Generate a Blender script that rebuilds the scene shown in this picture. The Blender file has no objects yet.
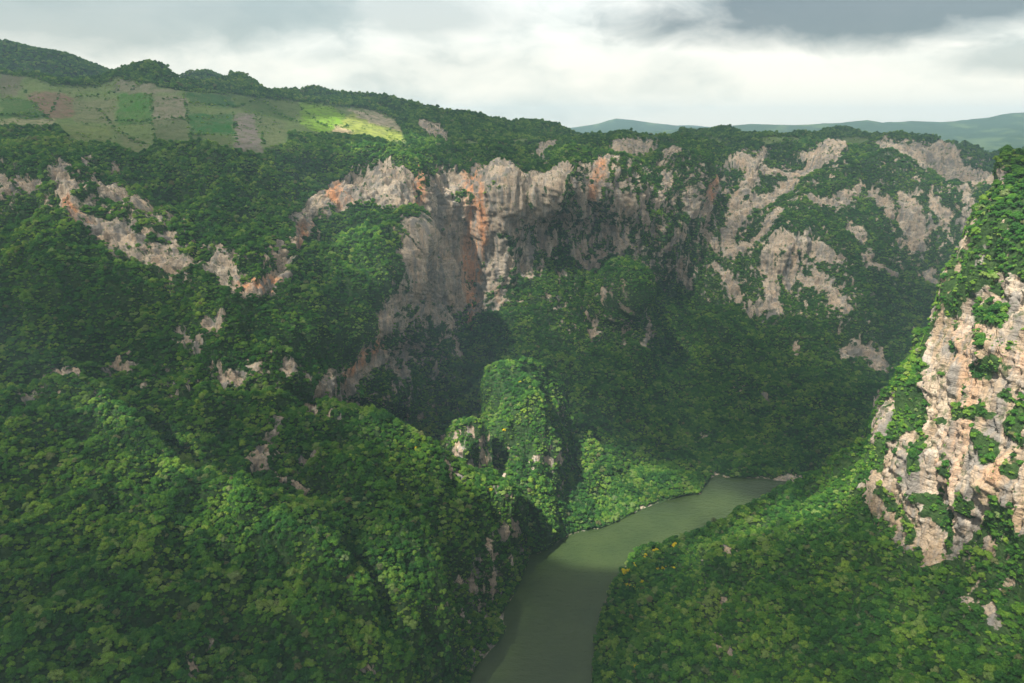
import bpy, math, random
import numpy as np
R_ = math.radians
C = bpy.context.scene
COL = C.collection
rng = np.random.default_rng(7)
random.seed(7)
W_, H_ = 1024, 683
F_ = 683.0                     # focal length in picture widths of 1024
PITCH = R_(17.2)
CAMZ = 780.0                   # metres above the river
cp, sp = math.cos(PITCH), math.sin(PITCH)
SUN_DIR = np.array([-0.44, -0.44, 0.78]); SUN_DIR /= np.linalg.norm(SUN_DIR)

# ------------------------------------------------------------------ helpers
def slope_of(py):
    b = (341.5 - np.asarray(py, float)) / F_
    return (sp - cp * b) / (cp + sp * b)
def world(px, py, Y):
    px = np.asarray(px, float); py = np.asarray(py, float); Y = np.asarray(Y, float) + 0 * px
    a = (px - 512) / F_; b = (341.5 - py) / F_
    dy = cp + sp * b; dz = -sp + cp * b
    return np.stack([a / dy * Y, Y, CAMZ + dz / dy * Y], -1)
def project(P):
    x, y, z = P[..., 0], P[..., 1], P[..., 2] - CAMZ
    d = y * cp - z * sp; u = y * sp + z * cp
    d = np.where(np.abs(d) < 1e-3, 1e-3, d)
    return 512 + F_ * x / d, 341.5 - F_ * u / d
def water_y(py): return CAMZ / slope_of(py)

_perm = np.random.default_rng(11).permutation(512)
_perm = np.concatenate([_perm, _perm, _perm])
_g = np.random.default_rng(5).normal(size=(512, 3)); _g /= np.linalg.norm(_g, axis=1)[:, None]
def perlin(P):
    P = np.asarray(P, float); i = np.floor(P).astype(np.int64); f = P - i
    i = i & 511; u = f * f * f * (f * (f * 6 - 15) + 10); out = 0
    for dx in (0, 1):
        wx = u[..., 0] if dx else 1 - u[..., 0]
        for dy in (0, 1):
            wy = u[..., 1] if dy else 1 - u[..., 1]
            for dz in (0, 1):
                wz = u[..., 2] if dz else 1 - u[..., 2]
                h = _perm[_perm[_perm[(i[..., 0] + dx) & 511] + ((i[..., 1] + dy) & 511)] + ((i[..., 2] + dz) & 511)]
                g = _g[h]
                d = g[..., 0] * (f[..., 0] - dx) + g[..., 1] * (f[..., 1] - dy) + g[..., 2] * (f[..., 2] - dz)
                out = out + wx * wy * wz * d
    return out * 1.5
def fbm(P, s, oct=4, gain=.5):
    P = P / np.asarray(s, float); out = 0; a = 1; t = 0
    for k in range(oct):
        out = out + a * perlin(P + 17.3 * k); t += a; a *= gain; P = P * 2.03
    return out / t * 1.4
def smooth(x, a, b):
    t = np.clip((x - a) / (b - a), 0, 1); return t * t * (3 - 2 * t)

def tag(o, label=None, cat=None, group=None, kind=None):
    if label: o['label'] = label
    if cat: o['category'] = cat
    if group: o['group'] = group
    if kind: o['kind'] = kind
    return o
def mesh_np(name, V, Q, mat=None, smooth_=True, attrs=None):
    me = bpy.data.meshes.new(name)
    n = Q.shape[1]
    me.vertices.add(len(V)); me.vertices.foreach_set('co', V.astype(np.float32).ravel())
    me.loops.add(Q.size); me.loops.foreach_set('vertex_index', Q.astype(np.int32).ravel())
    me.polygons.add(len(Q)); me.polygons.foreach_set('loop_start', np.arange(0, Q.size, n, dtype=np.int32))
    me.polygons.foreach_set('use_smooth', np.full(len(Q), smooth_))
    me.update(calc_edges=True)
    for k, a in (attrs or {}).items():
        if a.ndim == 1:
            at = me.attributes.new(k, 'FLOAT', 'POINT'); at.data.foreach_set('value', a.astype(np.float32))
        else:
            at = me.attributes.new(k, 'FLOAT_COLOR', 'POINT')
            at.data.foreach_set('color', np.concatenate([a, np.ones((len(a), 1))], 1).astype(np.float32).ravel())
    if mat: me.materials.append(mat)
    return me
def link(name, me, parent=None):
    o = bpy.data.objects.new(name, me); COL.objects.link(o)
    if parent: o.parent = parent
    return o

# node helpers
class NT:
    def __init__(s, tree): s.t = tree; s.n = tree.nodes; s.l = tree.links
    def add(s, typ, **kw):
        n = s.n.new(typ)
        for k, v in kw.items():
            if k == 'ins':
                for a, b in v.items():
                    if hasattr(b, 'is_output') or isinstance(b, bpy.types.NodeSocket): s.l.new(b, n.inputs[a])
                    else: n.inputs[a].default_value = b
            else: setattr(n, k, v)
        return n
    def math(s, op, a, b=0.0, clamp=False):
        n = s.n.new('ShaderNodeMath'); n.operation = op; n.use_clamp = clamp
        for i, v in enumerate((a, b)):
            if isinstance(v, bpy.types.NodeSocket): s.l.new(v, n.inputs[i])
            else: n.inputs[i].default_value = v
        return n.outputs[0]
    def mix(s, f, a, b, blend='MIX'):
        n = s.n.new('ShaderNodeMix'); n.data_type = 'RGBA'; n.blend_type = blend
        for i, v in ((0, f), (6, a), (7, b)):
            if isinstance(v, bpy.types.NodeSocket): s.l.new(v, n.inputs[i])
            elif i == 0: n.inputs[0].default_value = v
            else: n.inputs[i].default_value = (*v, 1)
        return n.outputs[2]
    def ramp(s, f, stops):
        n = s.n.new('ShaderNodeValToRGB'); s.l.new(f, n.inputs[0]); e = n.color_ramp.elements
        while len(e) < len(stops): e.new(.5)
        for k, (p, c) in enumerate(stops):
            e[k].position = p; e[k].color = (*c, 1) if len(c) == 3 else c
        return n.outputs[0]
    def noise(s, vec, scale, detail=4, rough=.55, mapping=None):
        if mapping is not None:
            m = s.n.new('ShaderNodeMapping'); m.inputs['Scale'].default_value = mapping; s.l.new(vec, m.inputs[0]); vec = m.outputs[0]
        n = s.n.new('ShaderNodeTexNoise'); n.inputs['Scale'].default_value = scale
        n.inputs['Detail'].default_value = detail; n.inputs['Roughness'].default_value = rough
        s.l.new(vec, n.inputs['Vector']); return n.outputs[0]
    def remap(s, v, a, b, c=0., d=1.):
        n = s.n.new('ShaderNodeMapRange'); s.l.new(v, n.inputs[0])
        for i, x in enumerate((a, b, c, d)): n.inputs[i + 1].default_value = x
        return n.outputs[0]
def material(name):
    m = bpy.data.materials.new(name); m.use_nodes = True; m.node_tree.nodes.clear()
    t = NT(m.node_tree); out = t.add('ShaderNodeOutputMaterial'); return m, t, out

# ------------------------------------------------------------------ materials
def terrain_material():
    m, t, out = material('canyon terrain')
    pos = t.add('ShaderNodeNewGeometry').outputs['Position']
    rock = t.add('ShaderNodeAttribute', attribute_name='rock').outputs['Fac']
    ora = t.add('ShaderNodeAttribute', attribute_name='orange').outputs['Fac']
    fld = t.add('ShaderNodeAttribute', attribute_name='field').outputs['Fac']
    fcol = t.add('ShaderNodeAttribute', attribute_name='fieldcol').outputs['Color']
    # rock: beige limestone with grey weathering, dark vertical streaks, rust stains and bedding
    n1 = t.noise(pos, 1 / 60., 5, .6, (1, 1, .35))
    n5 = t.noise(pos, 1 / 24., 5, .6, (1, 1, .09))
    n2 = t.noise(pos, 1 / 9., 5, .65, (1, 1, .16))
    n3 = t.noise(pos, 1 / 5., 4, .6, (.25, .25, 1.6))
    n4 = t.noise(pos, 1 / 3., 4, .7)
    base = t.ramp(n1, [(.3, (.25, .22, .19)), (.5, (.37, .305, .24)), (.72, (.46, .40, .325))])
    och = t.mix(.6, base, (.46, .30, .18))
    pink = t.remap(t.noise(pos, 1 / 38., 4, .6, (1, 1, .3)), .47, .68, 0, .75)
    base = t.mix(pink, base, och)
    warm = t.add('ShaderNodeAttribute', attribute_name='warm').outputs['Fac']
    base = t.mix(t.math('MULTIPLY', warm, t.remap(t.noise(pos, 1 / 45., 4, .6, (1, 1, .4)), .38, .6, .25, .85)), base, t.mix(n2, (.20, .145, .095), (.35, .26, .17)))
    base = t.mix(t.math('MULTIPLY', ora, t.remap(n5, .64, .42)), base, (.50, .235, .115))
    grey = t.remap(n2, .50, .66, 0, .8)
    base = t.mix(grey, base, (.19, .185, .18))
    base = t.mix(t.remap(n3, .55, .70, 0, .5), base, (.13, .115, .10))
    base = t.mix(t.remap(n4, .60, .75, 0, .7), base, (.07, .08, .06))
    base = t.mix(t.remap(n5, .49, .60, 0, .82), base, (.15, .147, .142)); base = t.mix(t.remap(t.noise(pos, 1 / 13., 4, .6, (1, 1, .07)), .56, .64, 0, .28), base, (.56, .50, .42))
    vor = t.add('ShaderNodeTexVoronoi', feature='DISTANCE_TO_EDGE', ins={'Vector': t.add('ShaderNodeMapping', ins={'Vector': t.add('ShaderNodeVectorMath', operation='ADD', ins={0: pos, 1: t.add('ShaderNodeTexNoise', ins={'Vector': pos, 'Scale': .12, 'Detail': 3.}).outputs[0]}).outputs[0], 'Scale': (.14, .14, .07)}).outputs[0], 'Scale': 1.}).outputs[0]
    base = t.mix(t.remap(vor, .0, .07, .55, 0), base, (.10, .09, .08))
    moss = t.remap(t.noise(pos, 1 / 16., 5, .7), .56, .64, 0, .75)
    base = t.mix(moss, base, (.055, .07, .03))
    # undergrowth
    g = t.ramp(t.noise(pos, 1 / 7., 5, .7), [(.35, (.016, .034, .012)), (.55, (.032, .062, .020)), (.72, (.06, .095, .032))])
    # fields
    fn = t.noise(pos, 1 / 24., 7, .75, (1, 1, 1)); fn2 = t.noise(pos, 1 / 2.6, 4, .7, (.3, 1, 1))
    fc = t.mix(t.remap(fn, .45, .60, 0, .75), fcol, (.055, .085, .03))
    fc = t.mix(t.math('MULTIPLY', t.remap(fn2, .52, .64, 0, .7), t.remap(t.noise(pos, 1 / 70., 4, .6), .42, .58)), fc, (.23, .20, .15))
    g = t.mix(fld, g, fc)
    rm = t.math('ADD', rock, t.math('MULTIPLY', t.math('SUBTRACT', t.noise(pos, 1 / 8., 5, .7, (1, 1, .5)), .5), .9))
    rm = t.remap(rm, .44, .56)
    col = t.mix(rm, g, base)
    hgt = t.math('ADD', t.math('MULTIPLY', n2, 5.), t.math('ADD', t.math('MULTIPLY', n3, 3.0), t.math('MULTIPLY', n4, 1.6)))
    bump = t.add('ShaderNodeBump', ins={'Strength': .9, 'Distance': 1.2, 'Height': hgt})
    bs = t.add('ShaderNodeBsdfDiffuse', ins={'Color': col, 'Roughness': .6, 'Normal': bump.outputs[0]})
    t.l.new(bs.outputs[0], out.inputs[0]); return m

def hills_material():
    m, t, out = material('wooded hills')
    pos = t.add('ShaderNodeNewGeometry').outputs['Position']
    a = t.noise(pos, 1 / 14., 5, .75); b = t.noise(pos, 1 / 420., 4, .6, (1, .5, 1)); c = t.noise(pos, 1 / 120., 4, .6)
    a = t.math('ADD', t.math('MULTIPLY', a, .5), t.math('MULTIPLY', t.noise(pos, 1 / 45., 4, .7), .5)); g = t.ramp(a, [(.38, (.012, .028, .012)), (.6, (.028, .055, .022)), (.75, (.05, .08, .035))])
    g = t.mix(t.remap(t.math('ADD', b, t.math('MULTIPLY', c, .35)), .72, .80, 0, .5), g, (.09, .13, .05))
    bump = t.add('ShaderNodeBump', ins={'Strength': 1., 'Distance': 9., 'Height': a})
    bs = t.add('ShaderNodeBsdfDiffuse', ins={'Color': g, 'Normal': bump.outputs[0]})
    t.l.new(bs.outputs[0], out.inputs[0]); return m

def leaf_material():
    m, t, out = material('leaves')
    ti = t.add('ShaderNodeAttribute', attribute_name='tint', attribute_type='INSTANCER').outputs['Fac']
    pos = t.add('ShaderNodeNewGeometry')
    col = t.ramp(ti, [(0, (.030, .082, .022)), (.30, (.050, .138, .030)), (.60, (.108, .205, .034)), (.80, (.205, .29, .055)), (.87, (.17, .22, .10)), (.93, (.14, .14, .075)), (.96, (.55, .43, .015))])
    big = t.remap(t.noise(pos.outputs['Position'], 1 / 130., 3, .6), .35, .65, 0, 1)
    col = t.mix(big, t.mix(1., col, (.78, .92, .95), 'MULTIPLY'), t.mix(1., col, (1.10, 1.12, .92), 'MULTIPLY'))
    sml = t.remap(t.noise(pos.outputs['Position'], .9, 2, .6), .35, .65, .68, 1.35)
    cm = t.add('ShaderNodeVectorMath', operation='SCALE'); t.l.new(col, cm.inputs[0]); t.l.new(sml, cm.inputs['Scale'])
    d = t.add('ShaderNodeBsdfDiffuse', ins={'Color': cm.outputs[0]})
    tc = t.mix(1., cm.outputs[0], (1.75, 1.7, .6), 'MULTIPLY')
    tr = t.add('ShaderNodeBsdfTranslucent', ins={'Color': tc})
    mx = t.add('ShaderNodeMixShader', ins={0: .36, 1: d.outputs[0], 2: tr.outputs[0]})
    t.l.new(mx.outputs[0], out.inputs[0]); return m

def bark_material():
    m, t, out = material('bark')
    pos = t.add('ShaderNodeTexCoord').outputs['Object']
    col = t.ramp(t.noise(pos, 3, 4, .6, (1, 1, .3)), [(.3, (.09, .075, .06)), (.7, (.22, .19, .16))])
    t.l.new(t.add('ShaderNodeBsdfDiffuse', ins={'Color': col}).outputs[0], out.inputs[0]); return m

def water_material():
    m, t, out = material('river water')
    pos = t.add('ShaderNodeNewGeometry').outputs['Position']
    mp = t.add('ShaderNodeMapping', ins={'Vector': pos, 'Rotation': (0, 0, R_(20)), 'Scale': (1, 1.9, 1)}).outputs[0]
    a = t.noise(mp, 1 / 5., 3, .6); b = t.noise(mp, 1 / 15., 3, .55); c = t.noise(pos, 1 / 90., 4, .6)
    h = t.math('ADD', t.math('MULTIPLY', a, .45), t.math('MULTIPLY', b, .8))
    bump = t.add('ShaderNodeBump', ins={'Strength': .8, 'Distance': 1.9, 'Height': h})
    col = t.ramp(c, [(.35, (.024, .041, .013)), (.65, (.034, .053, .017))])
    bs = t.add('ShaderNodeBsdfPrincipled', ins={'Base Color': col, 'Roughness': .16, 'IOR': 1.33, 'Normal': bump.outputs[0]})
    t.l.new(bs.outputs[0], out.inputs[0]); return m

M_T, M_H, M_L, M_B, M_W = terrain_material(), hills_material(), leaf_material(), bark_material(), water_material()

# ------------------------------------------------------------------ where rock, fields and stains lie (picture positions, turned into surface attributes of the ground)
ROCK_POLY = [
 [(330,163),(360,160),(420,170),(470,172),(500,168),(540,166),(572,155),(566,190),(546,228),(515,222),(508,240),(512,268),(494,282),(484,308),(472,335),(463,312),(425,302),(402,304),(392,266),(398,238),(424,226),(400,216),(370,209),(340,208),(326,205),(306,245),(284,256),(298,215),(318,182)],
 [(1350,220),(1190,250),(1100,270),(1024,280),(985,283),(965,292),(952,315),(935,340),(926,370),(922,400),(915,425),(893,440),(886,460),(872,470),(866,492),(870,508),(893,551),(930,566),(950,567),(963,554),(974,534),(990,516),(1024,534),(1100,560),(1190,570),(1350,600)]]
ROCK = [
 [(622,185,5),(618,207,6)],[(648,190,5),(640,217,5)],[(668,178,5),(660,202,4)],[(575,250,4),(592,264,5)],[(540,232,6),(548,252,5)],[(520,245,6),(526,278,5)],[(500,290,5),(498,314,4)],[(420,310,6),(440,326,5)],[(28,392,6),(46,376,10),(70,371,6)],[(104,350,4),(122,345,5)],[(225,374,9),(250,372,7)],[(262,440,4),(262,456,7)],[(175,328,4),(196,341,4)],[(286,370,5),(290,384,4)],[(405,345,4),(402,380,4)],[(610,230,4),(622,245,4)],[(680,262,4),(690,285,4)],[(720,265,4),(735,290,5)],[(850,225,4),(858,240,4)],[(930,275,4),(945,292,4)],
 [(703,212,5),(716,186,9)],[(734,164,5),(750,160,6),(765,151,5)],[(765,151,5),(757,170,7),(745,185,7),(738,200,4)],[(770,163,5),(795,165,5)],
 [(832,154,6),(815,158,8),(800,168,6),(784,185,5),(765,200,6),(745,206,6),(733,225,6),(728,242,5)],[(775,221,6),(760,238,5),(748,246,5),(731,256,3)],
 [(706,212,4),(710,230,3),(718,248,4)],[(812,206,4),(828,205,4),(842,200,5),(859,190,4)],[(886,147,6),(905,152,7),(920,157,8),(947,156,8),(955,170,8),(975,178,8),(1004,180,8)],
 [(872,193,4),(886,206,6),(893,218,4)],[(903,200,4),(912,215,11),(917,232,13),(916,248,9)],[(968,190,4),(970,215,5),(970,245,4)],
 [(768,256,7),(782,248,8),(798,246,6),(815,256,7),(832,266,5)],[(768,256,7),(772,280,9),(775,302,7)],[(788,262,8),(790,280,6)],[(802,275,5),(815,280,6),(825,289,6),(836,300,6),(843,315,5)],
 [(862,258,4),(872,270,5),(889,282,5)],[(848,350,6),(862,350,9),(875,356,8),(888,368,4)],[(751,303,5),(765,300,4)],[(795,342,2.5),(800,350,1.5)],[(766,400,2)],[(736,394,2),(744,394,1.5)],
 [(780,477,1.6),(795,478,1.6),(810,480,1.8)],[(933,205,5),(945,215,5)],[(760,190,3),(745,215,3)],[(690,200,3),(693,215,3)],
 [(425,127,5),(435,130,7),(444,136,5)],[(500,147,4)],[(540,148,5),(552,143,3.5)],[(604,163,6),(598,180,7),(590,196,6),(580,232,2.5)],[(617,150,5),(632,147,8),(650,148,7)],[(662,160,4),(676,160,4)],
 [(626,205,3),(628,215,2)],[(643,320,2),(644,335,3),(637,350,3)],[(549,322,2.5),(560,316,2)],[(586,342,4),(593,338,3)],[(660,248,3),(672,238,3),(680,232,3)],[(600,255,2.5),(615,250,2)],[(540,262,3),(536,275,2)],
 [(-40,188,12),(0,192,12),(15,190,7),(45,190,2.5)],[(57,167,3),(62,185,6),(75,203,8),(80,220,8),(100,235,7)],[(88,173,3.5)],[(114,171,3)],[(94,194,4),(125,198,6),(148,204,5)],[(150,212,3),(165,224,2.5)],
 [(104,236,9),(125,243,12),(142,246,7)],[(118,258,4),(145,264,4),(170,268,5)],[(165,240,8),(166,252,11),(178,266,9)],[(190,270,4),(212,262,7),(234,264,6),(216,275,4),(226,284,4)],[(236,275,2.5),(232,285,4),(247,290,5),(262,290,5),(275,280,6),(278,262,5),(275,248,3)],
 [(297,246,6),(312,225,7),(326,195,9)],[(177,318,2.5),(186,334,2),(197,344,3)],[(208,326,5),(220,322,4)],[(30,396,4),(38,382,6),(50,372,9),(64,368,6),(78,370,3)],[(120,342,3),(122,352,3)],
 [(212,361,4),(225,375,7),(236,380,5),(252,375,6),(262,368,4)],[(178,384,3)],[(312,412,5),(318,395,9),(330,383,6),(334,372,4)],[(345,398,10),(352,384,10),(364,376,10),(376,360,7),(382,335,6),(388,312,6),(392,295,6)],[(396,328,4),(400,316,3)],
 [(273,420,3),(271,437,3),(272,458,3)],[(255,445,2.5)],[(246,458,3),(260,461,6),(268,457,4)],[(308,445,3),(314,458,4)],[(296,482,3),(304,497,2.5),(302,512,3)],[(286,478,3),(290,490,2)],[(192,668,5),(193,680,5)],[(168,601,2.5)],[(207,648,2)],
 [(508,520,3),(513,528,4.5)],[(502,549,3)],[(481,572,3)],[(464,584,3.5)],[(476,635,2.5)],[(444,608,3),(440,616,2)],[(354,670,3),(364,664,3)],
 [(455,444,4),(456,458,5),(466,468,5),(482,474,4)],[(500,470,3),(503,482,4),(510,495,3)],[(559,450,2.5),(557,462,3)],[(540,458,3),(548,462,2.5)],[(434,368,3),(430,378,2)],[(447,340,2),(458,360,2)],
 [(884,398,4),(877,415,6),(872,440,5)],[(917,338,4),(916,348,3)],[(937,318,3),(945,304,3)],[(986,545,4)],[(997,611,4),(994,624,3)],[(970,600,2.5),(972,620,2)],
 [(728,545,3),(728,556,3)],[(720,600,3),(722,612,2.5)],[(716,640,2.5),(724,655,3)],[(704,600,2)],[(1010,548,3)]]
ROCK = [[(a, b, c * (1.4 if a < 300 and b < 300 else 1.15 if a > 560 and b < 340 and a < 985 else 1.)) for a, b, c in q] for q in ROCK]
GREEN = [
 [(973,312,8),(985,314,11),(1003,318,9)],[(984,344,6)],[(970,369,7),(980,372,8),(998,362,6)],[(945,413,4),(963,414,7),(985,412,4)],[(1012,405,7),(1003,425,9),(1020,440,6)],[(978,438,5),(985,446,6),(990,460,4)],
 [(917,438,4),(915,460,6),(920,470,4)],[(932,425,4)],[(965,498,6),(972,508,6)],[(920,497,5),(925,505,4)],[(883,490,5),(887,508,5)],[(930,515,9),(942,530,9),(950,548,6)],[(1000,505,8),(1006,524,10)],[(900,522,6),(907,540,5)],[(1015,470,5)],[(955,345,4)],
 [(985,285,3),(1000,292,4)],[(960,392,3)],[(1000,395,4)],[(940,470,3),(948,478,3)],
 [(458,195,5),(470,200,4)],[(425,180,5),(418,195,3)],[(430,235,3)],[(384,196,3)],[(530,190,4),(528,202,3)],[(470,285,4)],[(502,230,4)]]
ORANGE = [[(470,172,8),(477,200,9),(478,225,9),(472,260,9),(470,300,7),(468,330,6)],[(332,175,8),(345,195,8)],[(338,172,6)],[(300,245,8),(315,220,6)],[(710,192,10),(714,180,6)],[(600,170,5),(592,195,5)],[(245,288,7),(270,288,7)],[(75,215,6),(98,240,6)],[(380,345,5),(345,385,6)],[(420,165,6),(420,200,5)],
 [(985,300,10),(950,450,14),(940,490,12)],[(1000,470,14)],[(1010,360,12)],[(960,330,10)]]
SOFT = [([(326,166),(420,168),(575,158),(640,158),(645,235),(600,262),(560,250),(520,262),(505,300),(482,325),(466,340),(452,320),(400,318),(388,290),(395,235),(420,222),(380,212),(322,206)],.60),([(640,160),(700,165),(720,250),(700,290),(660,260)],.47),([(385,285),(465,330),(440,372),(395,372),(352,405),(308,420),(305,395),(350,370),(375,340)],.52),([(395,230),(520,225),(560,250),(610,330),(560,350),(500,330),(470,345),(440,330),(395,320)],.40),([(690,165),(835,150),(850,165),(800,210),(760,260),(740,300),(700,300),(690,230)],.44),
 ([(745,240),(840,240),(865,330),(800,325),(740,312)],.42),([(870,185),(900,145),(1010,165),(1010,260),(960,285),(900,285),(880,240)],.46),([(575,160),(700,160),(700,250),(640,290),(590,250),(570,210)],.50),
 ([(56,165),(160,200),(250,268),(290,240),(285,298),(150,280),(90,255)],.48),([(-100,178),(60,178),(72,218),(-100,222)],.38),([(300,370),(372,360),(392,300),(404,300),(402,410),(300,425)],.42),([(20,362),(120,350),(200,350),(275,350),(275,400),(20,402)],.33),
 ([(240,440),(322,440),(322,520),(280,520)],.36),([(440,610),(500,500),(530,540),(500,640),(466,680)],.50),([(440,428),(490,430),(495,500),(440,480)],.6),([(548,400),(575,400),(580,500),(520,500)],.34),([(484,430),(512,440),(520,510),(484,500)],.36),
 ([(560,290),(645,290),(650,360),(600,350),(570,330)],.40),([(690,560),(745,530),(740,683),(700,683)],.28),([(950,530),(1024,530),(1024,640),(960,620)],.28),([(355,300),(480,330),(470,420),(400,430),(400,330)],.34),([(570,150),(690,150),(690,168),(570,168)],.3)]
def poly_dist(px, py, poly):
    inside = np.zeros(px.shape, bool); d = np.full(px.shape, 1e9); n = len(poly)
    for i in range(n):
        (x0, y0), (x1, y1) = poly[i], poly[(i + 1) % n]
        c = ((y0 > py) != (y1 > py)) & (px < (x1 - x0) * (py - y0) / ((y1 - y0) or 1e-9) + x0); inside ^= c
        ex, ey = x1 - x0, y1 - y0; t = np.clip(((px - x0) * ex + (py - y0) * ey) / (ex * ex + ey * ey + 1e-9), 0, 1)
        d = np.minimum(d, np.hypot(px - x0 - t * ex, py - y0 - t * ey))
    return np.where(inside, d, -d)
def strokes(px, py, lst, soft=.55):
    out = np.zeros(px.shape)
    for s in lst:
        segs = list(zip(s[:-1], s[1:])) if len(s) > 1 else [(s[0], (s[0][0] + .01, s[0][1], s[0][2]))]
        for (x0, y0, r0), (x1, y1, r1) in segs:
            mr = max(r0, r1) * 1.7 + 4
            sel = (px > min(x0, x1) - mr) & (px < max(x0, x1) + mr) & (py > min(y0, y1) - mr) & (py < max(y0, y1) + mr)
            if not sel.any(): continue
            X, Y = px[sel], py[sel]; ex, ey = x1 - x0, y1 - y0
            t = np.clip(((X - x0) * ex + (Y - y0) * ey) / (ex * ex + ey * ey + 1e-9), 0, 1)
            r = r0 + (r1 - r0) * t; d = np.hypot(X - x0 - t * ex, Y - y0 - t * ey)
            out[sel] = np.maximum(out[sel], smooth(d, r * 1.5 + 1, r * .55))
    return out
FIELD_ZONE = [(-160,70),(0,72),(60,88),(95,89),(120,80),(150,84),(185,90),(235,94),(265,99),(300,104),(332,108),(366,111),(395,121),(408,143),(380,141),(345,136),(320,136),(292,133),(286,146),(262,156),(235,158),(190,150),(158,152),(142,165),(127,162),(112,145),(70,141),(58,127),(0,125),(-160,128)]
GREEN_FIELD = [[(-160,70),(0,72),(60,88),(95,89),(120,80),(150,84),(185,90),(235,94),(265,99),(300,104),(332,108)]]
FIELDS = [  # polygon, colour of the crop or soil
 ([(30,92),(76,96),(74,113),(52,118),(28,110)],(.155,.125,.085)),([(0,70),(26,78),(18,96),(0,98)],(.13,.13,.085)),([(74,100),(114,98),(113,122),(74,120)],(.14,.15,.085)),
 ([(116,92),(150,94),(151,122),(116,122)],(.085,.14,.045)),([(151,94),(184,96),(187,118),(152,118)],(.16,.155,.105)),([(152,119),(187,119),(190,148),(160,150),(154,140)],(.12,.135,.075)),
 ([(188,112),(234,114),(234,136),(190,134)],(.055,.12,.035)),([(190,135),(234,137),(234,156),(192,149)],(.10,.12,.06)),([(235,112),(254,114),(262,154),(236,157)],(.17,.155,.125)),
 ([(256,116),(284,122),(288,134),(282,148),(264,154)],(.13,.15,.075)),([(186,90),(232,95),(236,108),(188,104)],(.07,.11,.04)),([(0,118),(50,117),(60,124),(45,127),(0,126)],(.19,.19,.115)),
 ([(56,122),(112,124),(116,144),(70,141)],(.125,.15,.065)),([(118,128),(156,146),(142,165),(127,162)],(.145,.16,.085)),([(0,98),(28,99),(50,118),(0,117)],(.08,.12,.05)),([(120,80),(150,84),(186,92),(150,93),(112,92)],(.15,.15,.10)),
 ([(236,96),(266,100),(300,122),(284,120),(238,110)],(.10,.135,.055)),
 ([(300,104),(332,108),(345,118),(348,128),(322,134),(300,124)],(.15,.23,.05)),([(344,118),(352,112),(395,121),(408,143),(380,141),(345,136),(340,128)],(.21,.24,.075)),([(333,126),(346,127),(352,134),(334,133)],(.32,.27,.17)),([(348,112),(366,112),(395,121),(404,132),(380,128),(356,118)],(.27,.24,.17))]
HEDGES = [[(151,94),(152,118),(155,145)],[(184,94),(188,118),(192,148)],[(76,97),(100,96),(118,92)],[(26,92),(40,115),(50,120)],[(96,108),(108,118),(112,126),(130,140),(156,150)],[(188,103),(215,106),(238,108),(260,98)],[(300,108),(312,118),(324,127),(348,127)],[(348,127),(340,112)],[(262,100),(284,118),(300,124)],[(234,112),(238,158)],[(256,114),(266,154)],[(60,96),(48,118),(30,118)],[(0,115),(50,116)],[(152,119),(187,119)],[(190,135),(234,137)],[(116,122),(151,122)]]
YELLOW = [(622,571),(628,568),(645,556),(668,548),(672,545),(676,547),(656,567),(663,566),(640,580),(636,585),(672,566),(628,583),(634,563),(654,549),(492,487),(519,380),(501,414),(504,432),(413,447),(711,382),(717,384),(770,390),(815,405),(600,506),(605,515),(636,665)]

# ------------------------------------------------------------------ landform builder: control points (x, y, distance) give a surface, real relief is added in metres
SHEETS = {}
FOREST_P, FOREST_D = [], []
class Rbf:
    def __init__(s, pts, c=14.):
        P = np.array([(a, b) for a, b, _ in pts], float); v = np.log([d for _, _, d in pts]); s.c = c; s.P = P; s.m = v.mean()
        D = np.sqrt(((P[:, None] - P[None]) ** 2).sum(-1) + c * c)
        A = np.block([[D + 0 * np.eye(len(P)), np.ones((len(P), 1))], [np.ones((1, len(P))), np.zeros((1, 1))]])
        s.w = np.linalg.solve(A, np.concatenate([v - s.m, [0]]))
    def __call__(s, x, y):
        x = np.asarray(x, float); out = np.zeros(x.shape) + s.w[-1] + s.m
        for k in range(len(s.P)): out += s.w[k] * np.sqrt((x - s.P[k, 0]) ** 2 + (y - s.P[k, 1]) ** 2 + s.c ** 2)
        return np.exp(out)
def interp(poly, x): return np.interp(x, [p[0] for p in poly], [p[1] for p in poly])

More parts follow.
